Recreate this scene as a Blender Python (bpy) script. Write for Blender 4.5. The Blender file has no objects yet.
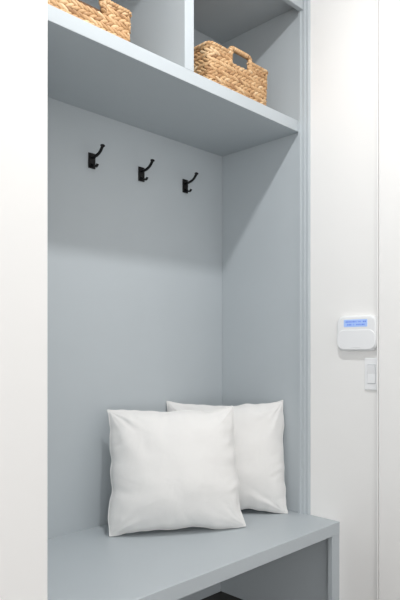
import bpy, bmesh, math, random
from mathutils import Vector, Matrix, noise
random.seed(7)
S = bpy.context.scene
C = S.collection
PI = math.pi
S.view_settings.view_transform = 'Standard'
S.view_settings.look = 'None'

# ---------------------------------------------------------------- dimensions (metres)
CAMZ = 1.12
ZF = 0.055          # floor
YB = 1.768          # face of the back panel
XR = 1.907          # face of the right side panel
XW = 1.918          # right wall
XL = 0.712          # face of the left side panel
XLW = 0.690         # end of the left wall
YU = 1.355          # front of the upper unit
YF = 1.18           # front of the bench
ZB = 0.48           # bench top
ZS = CAMZ + 0.8555  # shelf underside
TS = 0.043          # shelf thickness
ZC = CAMZ + 1.354   # ceiling of the cubbies
ZCEIL = 2.75

# ---------------------------------------------------------------- materials
def srgb(r, g, b):
    f = lambda c: (c/12.92 if c <= 0.04045 else ((c+0.055)/1.055)**2.4)
    return (f(r/255), f(g/255), f(b/255), 1)

def mat(name, col, rough=0.5, noise_scale=40, var=0.03, bump=0.0, bump_scale=200, spec=0.5, metallic=0.0, sheen=0.0, bump_dist=0.002):
    m = bpy.data.materials.new(name); m.use_nodes = True
    nt = m.node_tree; b = nt.nodes['Principled BSDF']
    tc = nt.nodes.new('ShaderNodeTexCoord')
    n = nt.nodes.new('ShaderNodeTexNoise'); n.inputs['Scale'].default_value = noise_scale
    nt.links.new(tc.outputs['Object'], n.inputs['Vector'])
    r = nt.nodes.new('ShaderNodeValToRGB')
    r.color_ramp.elements[0].position = 0.3; r.color_ramp.elements[1].position = 0.7
    c = Vector(col[:3])
    r.color_ramp.elements[0].color = (*(c*(1-var)), 1)
    r.color_ramp.elements[1].color = (*(c*(1+var)), 1)
    nt.links.new(n.outputs['Fac'], r.inputs['Fac'])
    nt.links.new(r.outputs['Color'], b.inputs['Base Color'])
    b.inputs['Roughness'].default_value = rough
    b.inputs['Metallic'].default_value = metallic
    b.inputs['Specular IOR Level'].default_value = spec
    if sheen: b.inputs['Sheen Weight'].default_value = sheen
    if bump:
        n2 = nt.nodes.new('ShaderNodeTexNoise'); n2.inputs['Scale'].default_value = bump_scale
        n2.inputs['Detail'].default_value = 3
        nt.links.new(tc.outputs['Object'], n2.inputs['Vector'])
        bp = nt.nodes.new('ShaderNodeBump'); bp.inputs['Strength'].default_value = bump
        bp.inputs['Distance'].default_value = bump_dist
        nt.links.new(n2.outputs['Fac'], bp.inputs['Height'])
        nt.links.new(bp.outputs['Normal'], b.inputs['Normal'])
    return m

M_paint = mat('blue_grey_paint', srgb(186, 193, 197), 0.42, 6, 0.008, 0.04, 350, 0.4)
M_white = mat('white_wall_paint', srgb(244, 243, 241), 0.6, 5, 0.005, 0.03, 250, 0.3)
M_ceil = mat('ceiling_paint', srgb(242, 242, 242), 0.8, 5, 0.01)
M_black = mat('matte_black_metal', srgb(9, 9, 10), 0.5, 60, 0.1, spec=0.3)
M_plastic = mat('white_plastic', srgb(241, 242, 243), 0.4, 20, 0.005)
M_plastic2 = mat('white_plastic_door', srgb(242, 243, 244), 0.4, 20, 0.005)
M_seam = mat('grey_seam', srgb(190, 192, 195), 0.6, 20, 0.01)
M_ink = mat('lcd_ink', srgb(95, 132, 228), 0.5, 20, 0.01)

def linen_material():
    m = mat('white_pillow_fabric', srgb(236, 235, 233), 1.0, 12, 0.006, 0.5, 700, 0.05)
    nt = m.node_tree; b = nt.nodes['Principled BSDF']
    tc = nt.nodes['Texture Coordinate']
    fine = b.inputs['Normal'].links[0].from_node
    n = nt.nodes.new('ShaderNodeTexNoise'); n.inputs['Scale'].default_value = 12
    n.inputs['Detail'].default_value = 2.5; n.inputs['Distortion'].default_value = 1.2
    nt.links.new(tc.outputs['Object'], n.inputs['Vector'])
    bp = nt.nodes.new('ShaderNodeBump'); bp.inputs['Strength'].default_value = 0.20; bp.inputs['Distance'].default_value = 0.012
    nt.links.new(n.outputs['Fac'], bp.inputs['Height'])
    nt.links.new(fine.outputs['Normal'], bp.inputs['Normal'])
    nt.links.new(bp.outputs['Normal'], b.inputs['Normal'])
    return m
M_linen = linen_material()

def wicker_material():
    m = bpy.data.materials.new('woven_water_hyacinth'); m.use_nodes = True
    nt = m.node_tree; b = nt.nodes['Principled BSDF']
    at = nt.nodes.new('ShaderNodeAttribute'); at.attribute_name = 'tone'
    tc = nt.nodes.new('ShaderNodeTexCoord')
    n = nt.nodes.new('ShaderNodeTexNoise'); n.inputs['Scale'].default_value = 160; n.inputs['Detail'].default_value = 4
    nt.links.new(tc.outputs['Object'], n.inputs['Vector'])
    mx = nt.nodes.new('ShaderNodeMath'); mx.operation = 'MULTIPLY_ADD'
    mx.inputs[1].default_value = 0.5; nt.links.new(n.outputs['Fac'], mx.inputs[0])
    ad = nt.nodes.new('ShaderNodeMath'); ad.operation = 'SUBTRACT'; ad.inputs[1].default_value = 0.25
    nt.links.new(at.outputs['Fac'], ad.inputs[0])
    nt.links.new(ad.outputs[0], mx.inputs[2])
    r = nt.nodes.new('ShaderNodeValToRGB')
    e = r.color_ramp.elements
    e[0].position = 0.0; e[0].color = srgb(132, 93, 58)
    e[1].position = 1.0; e[1].color = srgb(228, 202, 165)
    k = e.new(0.35); k.color = srgb(184, 143, 100)
    k = e.new(0.65); k.color = srgb(205, 168, 124)
    nt.links.new(mx.outputs[0], r.inputs['Fac'])
    nt.links.new(r.outputs['Color'], b.inputs['Base Color'])
    b.inputs['Roughness'].default_value = 0.6
    return m
M_wicker = wicker_material()
M_liner = mat('wicker_inner', srgb(98, 70, 45), 0.8, 80, 0.25)  # liner colour darkened to deepen the shade between strands

def floor_material():
    m = bpy.data.materials.new('dark_wood_planks'); m.use_nodes = True
    nt = m.node_tree; b = nt.nodes['Principled BSDF']
    tc = nt.nodes.new('ShaderNodeTexCoord')
    br = nt.nodes.new('ShaderNodeTexBrick')
    br.inputs['Color1'].default_value = srgb(62, 57, 54); br.inputs['Color2'].default_value = srgb(52, 48, 46)
    br.inputs['Mortar'].default_value = srgb(30, 28, 26)
    br.inputs['Scale'].default_value = 1; br.inputs['Brick Width'].default_value = 1.4
    br.inputs['Row Height'].default_value = 0.16; br.inputs['Mortar Size'].default_value = 0.002
    nt.links.new(tc.outputs['Object'], br.inputs['Vector'])
    nt.links.new(br.outputs['Color'], b.inputs['Base Color'])
    b.inputs['Roughness'].default_value = 0.6
    return m
M_floor = floor_material()

def lcd_material():
    m = bpy.data.materials.new('blue_lcd'); m.use_nodes = True
    nt = m.node_tree; b = nt.nodes['Principled BSDF']
    tc = nt.nodes.new('ShaderNodeTexCoord')
    n = nt.nodes.new('ShaderNodeTexNoise'); n.inputs['Scale'].default_value = 30
    nt.links.new(tc.outputs['Object'], n.inputs['Vector'])
    r = nt.nodes.new('ShaderNodeValToRGB')
    r.color_ramp.elements[0].color = srgb(152, 182, 242); r.color_ramp.elements[1].color = srgb(172, 198, 246)
    nt.links.new(n.outputs['Fac'], r.inputs['Fac'])
    nt.links.new(r.outputs['Color'], b.inputs['Base Color'])
    nt.links.new(r.outputs['Color'], b.inputs['Emission Color'])
    b.inputs['Emission Strength'].default_value = 0.22
    b.inputs['Roughness'].default_value = 0.3
    return m
M_lcd = lcd_material()

# ---------------------------------------------------------------- helpers
def link(name, bm, material, parent=None, smooth=False, loc=None):
    bmesh.ops.recalc_face_normals(bm, faces=bm.faces)
    me = bpy.data.meshes.new(name); bm.to_mesh(me); bm.free()
    me.materials.append(material)
    if smooth:
        for p in me.polygons: p.use_smooth = True
    o = bpy.data.objects.new(name, me); C.objects.link(o)
    if loc is not None: o.location = loc
    if parent is not None: o.parent = parent
    return o

def add_box(bm, x0, x1, y0, y1, z0, z1, bevel=0.0, seg=2):
    tmp = bmesh.new()
    bmesh.ops.create_cube(tmp, size=1)
    for v in tmp.verts:
        v.co = Vector(((x0+x1)/2 + v.co.x*(x1-x0), (y0+y1)/2 + v.co.y*(y1-y0), (z0+z1)/2 + v.co.z*(z1-z0)))
    if bevel:
        bmesh.ops.bevel(tmp, geom=tmp.edges[:], offset=bevel, segments=seg, profile=0.5, affect='EDGES')
    me = bpy.data.meshes.new('tmp'); tmp.to_mesh(me); tmp.free()
    bm.from_mesh(me); bpy.data.meshes.remove(me)

def box(name, dims, material, parent=None, bevel=0.0015, seg=2, origin=None):
    bm = bmesh.new(); add_box(bm, *dims, bevel=bevel, seg=seg)
    if origin is not None:
        bmesh.ops.translate(bm, verts=bm.verts, vec=-Vector(origin))
    return link(name, bm, material, parent)

def struct(name, dims, material, bevel=0.0):
    o = box(name, dims, material, None, bevel); o['kind'] = 'structure'; return o

def thing(name, label, cat, loc=(0, 0, 0), rotz=0, group=None):
    o = bpy.data.objects.new(name, None); C.objects.link(o)
    o.empty_display_size = 0.05
    o.location = loc; o.rotation_euler = (0, 0, rotz)
    o['label'] = label; o['category'] = cat
    if group: o['group'] = group
    return o

def dup(root, loc, label):
    r = root.copy(); C.objects.link(r); r.location = loc; r['label'] = label
    for ch in list(root.children):
        c = ch.copy(); C.objects.link(c); c.parent = r
        for g in list(ch.children):
            d = g.copy(); C.objects.link(d); d.parent = c
    return r

# ---------------------------------------------------------------- the room
PJ = 0.022   # the nearer part of the right wall stands proud by this much
struct('floor', (-2.5, 2.05, -2.2, 1.95, ZF-0.1, ZF), M_floor)
struct('ceiling', (-2.5, 2.05, -2.2, 1.95, ZCEIL, ZCEIL+0.1), M_ceil)
struct('wall_back', (XLW, 2.05, YB+0.02, 1.95, ZF, ZCEIL), M_white)
struct('wall_left', (-2.5, XLW, YF-0.008, 1.95, ZF, ZCEIL), M_white, 0.003)
struct('wall_right', (XW, 2.05, 1.0, YB+0.02, ZF, ZCEIL), M_white)
struct('wall_right_front', (XW-PJ, 2.05, -2.2, 1.0110, ZF, ZCEIL), M_white, 0.0015)
struct('trim_1', (XW-PJ, XW, 1.0130, 1.0185, ZF, ZCEIL), M_white, 0.001)

# ---------------------------------------------------------------- the built-in locker above the bench
loc0 = Vector(((XL+XR)/2, YB, ZB))
lk = thing('mudroom_locker', 'tall blue-grey built-in locker with back panel, deep shelf and two open cubbies above the bench', 'locker', loc0)
def lbox(name, dims, bevel=0.0015):
    return box(name, dims, M_paint, lk, bevel, origin=loc0)
ZT = ZC + 0.14
lbox('back_panel', (XL-0.01, XR+0.01, YB, YB+0.018, ZB, ZT), 0)
lbox('side_panel', (XR, XW-0.0005, YU, YB, ZB, ZT))
lbox('side_panel', (XLW+0.0005, XL, YU, YB, ZB, ZT))
lbox('shelf', (XL, XR, YU, YB, ZS, ZS+TS))
lbox('divider', (1.287, 1.3276, YU, YB, ZS+TS, ZC))
lbox('top_panel', (XL, XR, YU+0.02, YB, ZC, ZC+0.03))
lbox('top_rail', (XL, XR, YU, YU+0.02, ZC, ZT))
lbox('top_moulding', (XLW+0.001, XW-0.017, YU-0.022, YU-0.0005, ZC-0.028, ZC+0.05), 0.003)
# stepped moulding closing the joint between the side panel and the right wall
bm = bmesh.new()
prof = [(XW-0.0005, YU), (XW-0.019, YU), (XW-0.019, YU-0.010), (XW-0.014, YU-0.0125), (XW-0.014, YU-0.026),
        (XW-0.0085, YU-0.0285), (XW-0.0085, YU-0.040), (XW-0.005, YU-0.044), (XW-0.0005, YU-0.045)]
prof = [Vector((x, y, ZB)) - loc0 for x, y in prof]
lo = [bm.verts.new(p) for p in prof]; hi = [bm.verts.new(p + Vector((0, 0, ZT-ZB))) for p in prof]
bm.faces.new(lo); bm.faces.new(hi)
for i in range(len(prof)):
    j = (i+1) % len(prof); bm.faces.new((lo[i], lo[j], hi[j], hi[i]))
link('edge_moulding', bm, M_paint, lk)

# ---------------------------------------------------------------- the bench
b0 = Vector(((XLW+XW)/2, YF, ZF))
bn = thing('storage_bench', 'blue-grey built-in bench with thick seat and open space below, under the pillows', 'bench', b0)
def bbox(name, dims, bevel=0.0015):
    return box(name, dims, M_paint, bn, bevel, origin=b0)
bbox('seat', (XLW+0.0005, XW-0.0005, YF, YB+0.018, ZB-0.045, ZB), 0.002)
bbox('end_panel', (XW-0.02, XW-0.0005, YF+0.02, YB, ZF, ZB-0.045))
bbox('end_panel', (XLW+0.0005, XLW+0.02, YF+0.02, YB, ZF, ZB-0.045))
bbox('stile', (XW-0.050, XW-0.0005, YF+0.001, YF+0.02, ZF, ZB-0.045))
bbox('stile', (XLW+0.0005, XLW+0.050, YF+0.001, YF+0.02, ZF, ZB-0.045))
bbox('back_board', (XLW+0.02, XW-0.02, YB, YB+0.018, ZF, ZB-0.045), 0)

# ---------------------------------------------------------------- coat hooks
def strap(bm, pts, widths, thick):
    """flat bar along pts (y,z), width along x"""
    n = len(pts); rings = []
    for i, (y, z) in enumerate(pts):
        a = Vector(pts[max(i-1, 0)]); b = Vector(pts[min(i+1, n-1)])
        t = (b-a).normalized(); nrm = Vector((-t.y, t.x))
        w = widths[i]/2; th = thick/2; c = min(w, th)*0.5
        ring = []
        for (sx, sn) in ((-w, -th+c), (-w+c, -th), (w-c, -th), (w, -th+c), (w, th-c), (w-c, th), (-w+c, th), (-w, th-c)):
            ring.append(bm.verts.new((sx, y+nrm.x*sn, z+nrm.y*sn)))
        rings.append(ring)
    for a, b in zip(rings, rings[1:]):
        for k in range(8):
            bm.faces.new((a[k], a[(k+1) % 8], b[(k+1) % 8], b[k]))
    bm.faces.new(rings[0]); bm.faces.new(rings[-1])

def bez(p0, p1, p2, p3, n=12):
    out = []
    for i in range(n+1):
        t = i/n; s = 1-t
        out.append(tuple(s**3*a + 3*s*s*t*b + 3*s*t*t*c + t**3*d for a, b, c, d in zip(p0, p1, p2, p3)))
    return out

def make_hook(loc, label):
    t = thing('coat_hook', label, 'coat hook', loc, 0, 'black coat hooks under the shelf')
    bm = bmesh.new(); add_box(bm, -0.0145, 0.0145, -0.005, -0.0004, -0.028, 0.027, 0.0012, 2)
    link('mounting_plate', bm, M_black, t)
    pts = bez((-0.004, 0.010), (-0.042, 0.010), (-0.056, 0.018), (-0.068, 0.037), 16)
    bm = bmesh.new(); strap(bm, pts, [0.013 - 0.002*min(1, i/8) for i in range(17)], 0.006)
    link('upper_prong', bm, M_black, t)
    e = pts[-1]
    bm = bmesh.new()
    bmesh.ops.create_uvsphere(bm, u_segments=16, v_segments=10, radius=1)
    for v in bm.verts: v.co = Vector((v.co.x*0.0095, e[0]-0.001+v.co.y*0.007, e[1]+0.001+v.co.z*0.005))
    link('tip', bm, M_black, t, True)
    pts = bez((-0.004, -0.014), (-0.024, -0.029), (-0.032, -0.030), (-0.038, -0.019), 14)
    bm = bmesh.new(); strap(bm, pts, [0.012 - 0.002*min(1, i/8) for i in range(15)], 0.0055)
    link('lower_prong', bm, M_black, t)
    return t
HZ = 1.800
h = make_hook((1.216, YB, HZ), 'black metal coat hook farthest left, below the shelf and nearest the left wall')
dup(h, (1.445, YB, HZ), 'black metal coat hook in the middle of the row of three')
dup(h, (1.679, YB, HZ), 'black metal coat hook farthest right, nearest the inside corner of the locker')

# ---------------------------------------------------------------- wicker baskets
def rr_point(w, d, r, s):
    """rounded rectangle; s in [0,1) -> position, tangent, outward normal"""
    a = w/2-r; b = d/2-r
    segs = [('l', 2*a), ('c', PI*r/2), ('l', 2*b), ('c', PI*r/2), ('l', 2*a), ('c', PI*r/2), ('l', 2*b), ('c', PI*r/2)]
    L = sum(q[1] for q in segs); x = (s % 1.0)*L
    st = [((-a, -d/2), 0), ((a, -b), -90), ((w/2, -b), 90), ((a, b), 0), ((a, d/2), 180), ((-a, b), 90), ((-w/2, b), 270), ((-a, -b), 180)]
    for i, (k, ln) in enumerate(segs):
        if x <= ln or i == 7:
            p, ang = st[i]
            if k == 'l':
                t = Vector((math.cos(math.radians(ang)), math.sin(math.radians(ang))))
                pos = Vector(p) + t*x
            else:
                th = math.radians(ang) + x/r
                pos = Vector(p) + r*Vector((math.cos(th), math.sin(th)))
                t = Vector((-math.sin(th), math.cos(th)))
            return pos, t, Vector((t.y, -t.x)), L
        x -= ln

BALL = bmesh.new(); bmesh.ops.create_uvsphere(BALL, u_segments=8, v_segments=6, radius=1)
BV = [v.co.copy() for v in BALL.verts]; BFACES = [[v.index for v in f.verts] for f in BALL.faces]
BALL.verts.ensure_lookup_table()
def strand(bm, lay, pos, ax, up, out, a, b, c):
    tone = min(1, max(0, random.gauss(0.5, 0.18)))
    vs = []
    for q in BV:
        v = bm.verts.new(pos + ax*(q.x*a) + up*(q.y*b) + out*(q.z*c)); v[lay] = tone; vs.append(v)
    for f in BFACES: bm.faces.new([vs[i] for i in f])

def make_basket(loc, rotz, w, d, hgt, label):
    t = thing('wicker_basket', label, 'basket', loc, rotz, 'woven baskets on the top shelf')
    taper = lambda z: 0.975 + 0.025*(z/hgt)
    r0 = 0.018
    HW, HZ0 = 0.048, hgt-0.034          # handle opening
    RISE = 0.027
    def in_hole(p, z, m=0.0): return abs(p.x) < HW+m and z > HZ0-m and abs(p.y) > d*0.36
    # woven rows
    bm = bmesh.new(); lay = bm.verts.layers.float.new('tone')
    rows = 2*round(hgt/0.0140/2); rh = hgt/rows
    for r in range(rows):
        z = rh*(r+0.5); k = taper(z)
        L = rr_point(w*k, d*k, r0, 0)[3]; n = int(L/0.0195)
        for i in range(n):
            pos, tg, nr, _ = rr_point(w*k, d*k, r0, (i + (0.5 if (r//2) % 2 else 0) + random.uniform(-.08, .08))/n)
            if in_hole(pos, z, 0.002): continue
            sl = math.radians(24 if r % 2 else -24) + random.uniform(-.09, .09)
            T = Vector((tg.x, tg.y, 0)); N = Vector((nr.x, nr.y, 0)); Z = Vector((0, 0, 1))
            ax = T*math.cos(sl) + Z*math.sin(sl); up = -T*math.sin(sl) + Z*math.cos(sl)
            strand(bm, lay, Vector((pos.x, pos.y, z)) + N*random.uniform(-.0008, .0008), ax, up, N, 0.0192*random.uniform(.95, 1.08), 0.0069*random.uniform(.92, 1.06), 0.0060)
    link('woven_body', bm, M_wicker, t, True)
    # inner wall and base, a liner added to block light through the gaps
    bm = bmesh.new(); NS, NZ = 120, 18; g = []
    for j in range(NZ+1):
        z = 0.003 + (hgt-0.006)*j/NZ; k = taper(z); ring = []
        for i in range(NS):
            p = rr_point(w*k-0.004, d*k-0.004, r0-0.002, i/NS)[0]; ring.append(bm.verts.new((p.x, p.y, z)))
        g.append(ring)
    for j in range(NZ):
        for i in range(NS):
            q = (g[j][i], g[j][(i+1) % NS], g[j+1][(i+1) % NS], g[j+1][i])
            c = sum((v.co for v in q), Vector())/4
            if in_hole(c, c.z, 0.0): continue
            bm.faces.new(q)
    bm.faces.new(g[0])
    link('inner_wall', bm, M_liner, t, True)
    # rim ropes, one each side, broken at the handles
    for half in (-1, 1):
        bm = bmesh.new(); lay = bm.verts.layers.float.new('tone')
        L = rr_point(w, d, r0, 0)[3]; n = int(L/0.010)
        for i in range(n):
            pos, tg, nr, _ = rr_point(w, d, r0, i/n)
            if pos.x*half < 0 or (abs(pos.x) < HW and abs(pos.y) > d*0.4): continue
            T = Vector((tg.x, tg.y, 0)); N = Vector((nr.x, nr.y, 0)); Z = Vector((0, 0, 1))
            for side in (-1, 1):
                ax = T*0.85 + (Z*0.5); up = -T*0.5 + Z*0.85
                strand(bm, lay, Vector((pos.x, pos.y, hgt)) + N*0.0035*side, ax.normalized(), up.normalized(), N, 0.0115, 0.0055, 0.006)
        link('rim', bm, M_wicker, t, True)
    # handles: wrapped bar with rounded corners over each opening
    for sd in (-1, 1):
        bm = bmesh.new(); lay = bm.verts.layers.float.new('tone')
        rc = 0.014; zt = hgt + RISE - 0.007 - rc; xe = HW + 0.006
        pts = []
        for a in range(9): pts.append((-xe, HZ0-0.004 + (zt-HZ0+0.004)*a/8))
        for a in range(1, 7):
            th = PI - a*(PI/2)/6
            pts.append((-xe+rc+rc*math.cos(th), zt+rc*math.sin(th)))
        pts = pts + [(-x, z) for x, z in reversed(pts)]
        for i in range(1, len(pts)):
            p, q = Vector(pts[i-1]), Vector(pts[i]); m = max(1, round((q-p).length/0.0055))
            if (q-p).length < 1e-6: continue
            for e in range(m):
                c = p.lerp(q, e/m); tg = (q-p).normalized()
                T = Vector((tg.x, 0, tg.y)); U = Vector((-tg.y, 0, tg.x)); N = Vector((0, sd, 0))
                strand(bm, lay, Vector((c.x, sd*(d/2), c.y)), (U*0.92+T*0.4).normalized(), (T*0.92-U*0.4).normalized(), N, 0.0110, 0.0046, 0.0095)
        link('handle', bm, M_wicker, t, True)
    return t
BZ = ZS + TS + 0.003
make_basket((1.600, 1.390+0.17, BZ), 0, 0.318, 0.33, 0.150, 'woven tan basket with open handle in the right-hand cubby')
make_basket((0.977, 1.432+0.16, BZ), 0, 0.318, 0.31, 0.138, 'woven tan basket in the left-hand cubby, cropped by the top of the photo')
BALL.free()

# ---------------------------------------------------------------- pillows
def make_pillow(center, ang, lean, W, H, T, label, seed, skew=0.0, sag=0.0, drop=0.0):
    N = 110
    off = Vector((seed*3.1, seed*1.7, seed*2.3))
    def P(u, v, side):
        au, av = abs(u), abs(v)
        x = W/2*u*(1 - 0.044*(1-av**2.2)*au**2)
        z = H/2*v*(1 - 0.046*(1-au**2.2)*av**2)
        if v > 0: z -= sag*(1-au**2)*v**3*(1+0.5*u)
        z -= drop*(1-u)/2*(1+v)/2
        prof = (max(0, 1-au**2.1)**0.56)*(max(0, 1-av**2.1)**0.56)
        y = side*(T/2)*prof
        y *= 1 + 0.18*(-v)*(1-av)          # lower half a little fuller
        q = Vector((u*1.1, v*1.1, side*2.0)) + off
        m = max(au, av)
        edge = min(1.0, (1-m)*6)
        rr = noise.noise(q*1.5)*0.008 + noise.noise(q*3.1)*0.004
        # gathered folds pulled towards each corner
        c = Vector((math.copysign(1, u), math.copysign(1, v)))
        dv = Vector((u, v)) - c; ca = math.atan2(dv.y, dv.x); dd = dv.length
        fold = (0.6+noise.noise(Vector((ca*3.6, dd*0.7, seed*5+c.x*2+c.y*7)))*1.2)*0.010*max(0, 1-dd/1.1)**1.2
        # puckers along the seams
        pk = math.sin((u if av > au else v)*24 + noise.noise(q*2.2)*6)*0.0036*max(0, (m-0.66)/0.34)*(0.5+noise.noise(q*2.7+Vector((9, 0, 0))))
        y += side*(rr*edge*prof**0.5 + (fold+pk)*edge)
        x += (noise.noise(Vector((v*2.8, seed, 0.3)))*0.009 + noise.noise(Vector((v*7, seed, 1.3)))*0.003)*au
        z += (noise.noise(Vector((u*2.8, seed, 4.3)))*0.009 + noise.noise(Vector((u*7, seed, 5.3)))*0.003)*av
        x -= skew*(1+u)/2*(1+v)/2
        return Vector((x, y, z))
    bm = bmesh.new(); F = {}; B = {}
    def warp(i):
        s = -1+2*i/N
        return math.copysign(1-(1-abs(s))**1.4, s)
    for i in range(N+1):
        for j in range(N+1):
            u, v = warp(i), warp(j)
            edge = i in (0, N) or j in (0, N)
            F[i, j] = bm.verts.new(P(u, v, -1))
            B[i, j] = F[i, j] if edge else bm.verts.new(P(u, v, 1))
    for i in range(N):
        for j in range(N):
            bm.faces.new((F[i, j], F[i+1, j], F[i+1, j+1], F[i, j+1]))
            f = (B[i, j], B[i, j+1], B[i+1, j+1], B[i+1, j])
            try: bm.faces.new(f)
            except ValueError: pass
    border = [(i, 0) for i in range(N)] + [(N, j) for j in range(N)] + [(i, N) for i in range(N, 0, -1)] + [(0, j) for j in range(N, 0, -1)]
    bp = [F[k].co.copy() for k in border]
    R = Matrix.Rotation(ang, 4, 'Z') @ Matrix.Rotation(-lean, 4, 'X')
    zmin = min((R @ v.co).z for v in bm.verts) - 0.0025
    o = link('throw_pillow', bm, M_linen, None, True)
    bottom = R @ Vector((0, 0, -H/2))
    o.matrix_world = Matrix.Translation(Vector((center[0]-bottom.x, center[1]-bottom.y, ZB+0.001-zmin))) @ R
    # sewn edge seam
    bm = bmesh.new(); n = len(bp); rings = []; rad = 0.0030
    for i in range(n):
        tg = (bp[(i+1) % n]-bp[i-1]).normalized(); a = Vector((0, 1, 0)); b = tg.cross(a).normalized()
        rings.append([bm.verts.new(bp[i] + (a*math.cos(t*PI/4)+b*math.sin(t*PI/4))*rad) for t in range(8)])
    for i in range(n):
        a, b = rings[i], rings[(i+1) % n]
        for k in range(8): bm.faces.new((a[k], a[(k+1) % 8], b[(k+1) % 8], b[k]))
    link('edge_seam', bm, M_linen, o, True)
    o['label'] = label; o['category'] = 'pillow'; o['group'] = 'white pillows on the bench'
    return o
make_pillow((1.401, 1.510), math.radians(-33), math.radians(11), 0.482, 0.430, 0.205, 'white square pillow in front, nearest on the bench', 1, 0.024, 0.004)
make_pillow((1.700, 1.550), math.radians(-46), math.radians(8), 0.470, 0.438, 0.160, 'white square pillow behind, partly hidden and leaning in the locker corner', 2, 0.005, 0.012, 0.012)

# ---------------------------------------------------------------- alarm keypad (local: +x right along wall, -y out of the wall)
def rounded_slab(bm, w, hh, y0, y1, r, bev, zc=0, xc=0, n=8):
    def ring(inset, y):
        vs = []
        rr = max(0.0005, r-inset); a = w/2-inset-rr; b = hh/2-inset-rr
        for cx, cz, st in ((a, b, 0), (-a, b, 90), (-a, -b, 180), (a, -b, 270)):
            for k in range(n+1):
                th = math.radians(st+90*k/n)
                vs.append(bm.verts.new((xc+cx+rr*math.cos(th), y, zc+cz+rr*math.sin(th))))
        return vs
    s = 1 if y1 > y0 else -1
    rings = [ring(0, y0), ring(0, y1-s*bev)]
    for k in range(1, 5):
        th = k/4*PI/2
        rings.append(ring(bev*(1-math.cos(th)), y1-s*bev*(1-math.sin(th))))
    m = len(rings[0])
    for a, b in zip(rings, rings[1:]):
        for k in range(m): bm.faces.new((a[k], a[(k+1) % m], b[(k+1) % m], b[k]))
    bm.faces.new(rings[0]); bm.faces.new(rings[-1])

KW, KH = 0.163, 0.128
KY, KZ = 1.0195 + KW/2, CAMZ + 0.061
kp = thing('alarm_keypad', 'white alarm keypad with lit blue display on the right wall above the switch', 'alarm keypad', (XW-0.0005, KY, KZ), -PI/2)
bm = bmesh.new(); rounded_slab(bm, KW, KH, 0, -0.020, 0.030, 0.010); link('housing', bm, M_plastic, kp, False)
bm = bmesh.new(); rounded_slab(bm, KW-0.008, 0.072, -0.015, -0.0220, 0.028, 0.003, zc=-0.0235); dr = link('flip_door', bm, M_plastic2, kp)
bm = bmesh.new(); rounded_slab(bm, 0.040, 0.004, -0.0216, -0.0228, 0.002, 0.0008, zc=-0.050); link('door_grip', bm, M_plastic, dr)
bm = bmesh.new(); rounded_slab(bm, 0.094, 0.026, -0.0185, -0.0209, 0.003, 0.0004, zc=0.036, xc=-0.002); sc = link('display', bm, M_lcd, kp)
bm = bmesh.new()
for row in range(2):
    x = -0.041
    while x < 0.036:
        wd = random.choice((0.0025, 0.0035, 0.004))
        if random.random() > 0.25:
            zc = 0.0412 - row*0.0105
            add_box(bm, x, x+wd, -0.0211, -0.0208, zc-0.0024, zc+0.0024)
        x += wd + 0.0026
link('display_marks', bm, M_ink, sc)

# ---------------------------------------------------------------- light switch
SZ = CAMZ - 0.0855
SW = 0.056
sw = thing('light_switch', 'white rocker light switch on the right wall below the alarm keypad', 'light switch', (XW-0.0005, 1.0195+SW/2, SZ), -PI/2)
bm = bmesh.new(); rounded_slab(bm, SW, 0.115, 0, -0.006, 0.005, 0.003); link('wall_plate', bm, M_plastic, sw)
bm = bmesh.new(); rounded_slab(bm, 0.033, 0.069, -0.0055, -0.0064, 0.002, 0.0003); link('rocker_recess', bm, M_seam, sw)
bm = bmesh.new()
px = [(-0.0060, -0.0325), (-0.0085, -0.0325), (-0.0072, 0.0), (-0.0115, 0.0325), (-0.0060, 0.0325)]
a = [bm.verts.new((-0.0150, y, z)) for y, z in px]; b = [bm.verts.new((0.0150, y, z)) for y, z in px]
bm.faces.new(a); bm.faces.new(b)
for i in range(5): bm.faces.new((a[i], a[(i+1) % 5], b[(i+1) % 5], b[i]))
link('rocker', bm, M_plastic2, sw)

# ---------------------------------------------------------------- light
def area(name, loc, size, energy, shape='DISK', rot=(0, 0, 0), col=(1, 1, 1)):
    l = bpy.data.lights.new(name, 'AREA'); l.shape = shape; l.size = size
    l.energy = energy; l.color = col
    o = bpy.data.objects.new(name, l); C.objects.link(o); o.location = loc; o.rotation_euler = rot
    return o
area('ceiling_downlight', (1.02, 0.74, ZCEIL-0.01), 0.09, 17)
# broad fill light added behind the camera, aimed into the alcove
area('room_fill_light', (-1.3, -1.5, 1.15), 1.8, 24, 'SQUARE', (math.radians(92), 0, math.radians(-58)), (1, 0.99, 0.98))
w = bpy.data.worlds.new('World'); S.world = w; w.use_nodes = True
bg = w.node_tree.nodes['Background']; bg.inputs['Color'].default_value = (1.0, 0.996, 0.993, 1); bg.inputs['Strength'].default_value = 1.10

# ---------------------------------------------------------------- camera
cd = bpy.data.cameras.new('Camera'); cam = bpy.data.objects.new('Camera', cd); C.objects.link(cam)
cam.location = (0, 0, CAMZ); cam.rotation_euler = (PI/2, 0, -PI/4)
cd.sensor_width = 36; cd.sensor_fit = 'AUTO'; cd.lens = 587/600*36; cd.shift_y = 50/600
cd.clip_start = 0.02
S.camera = cam
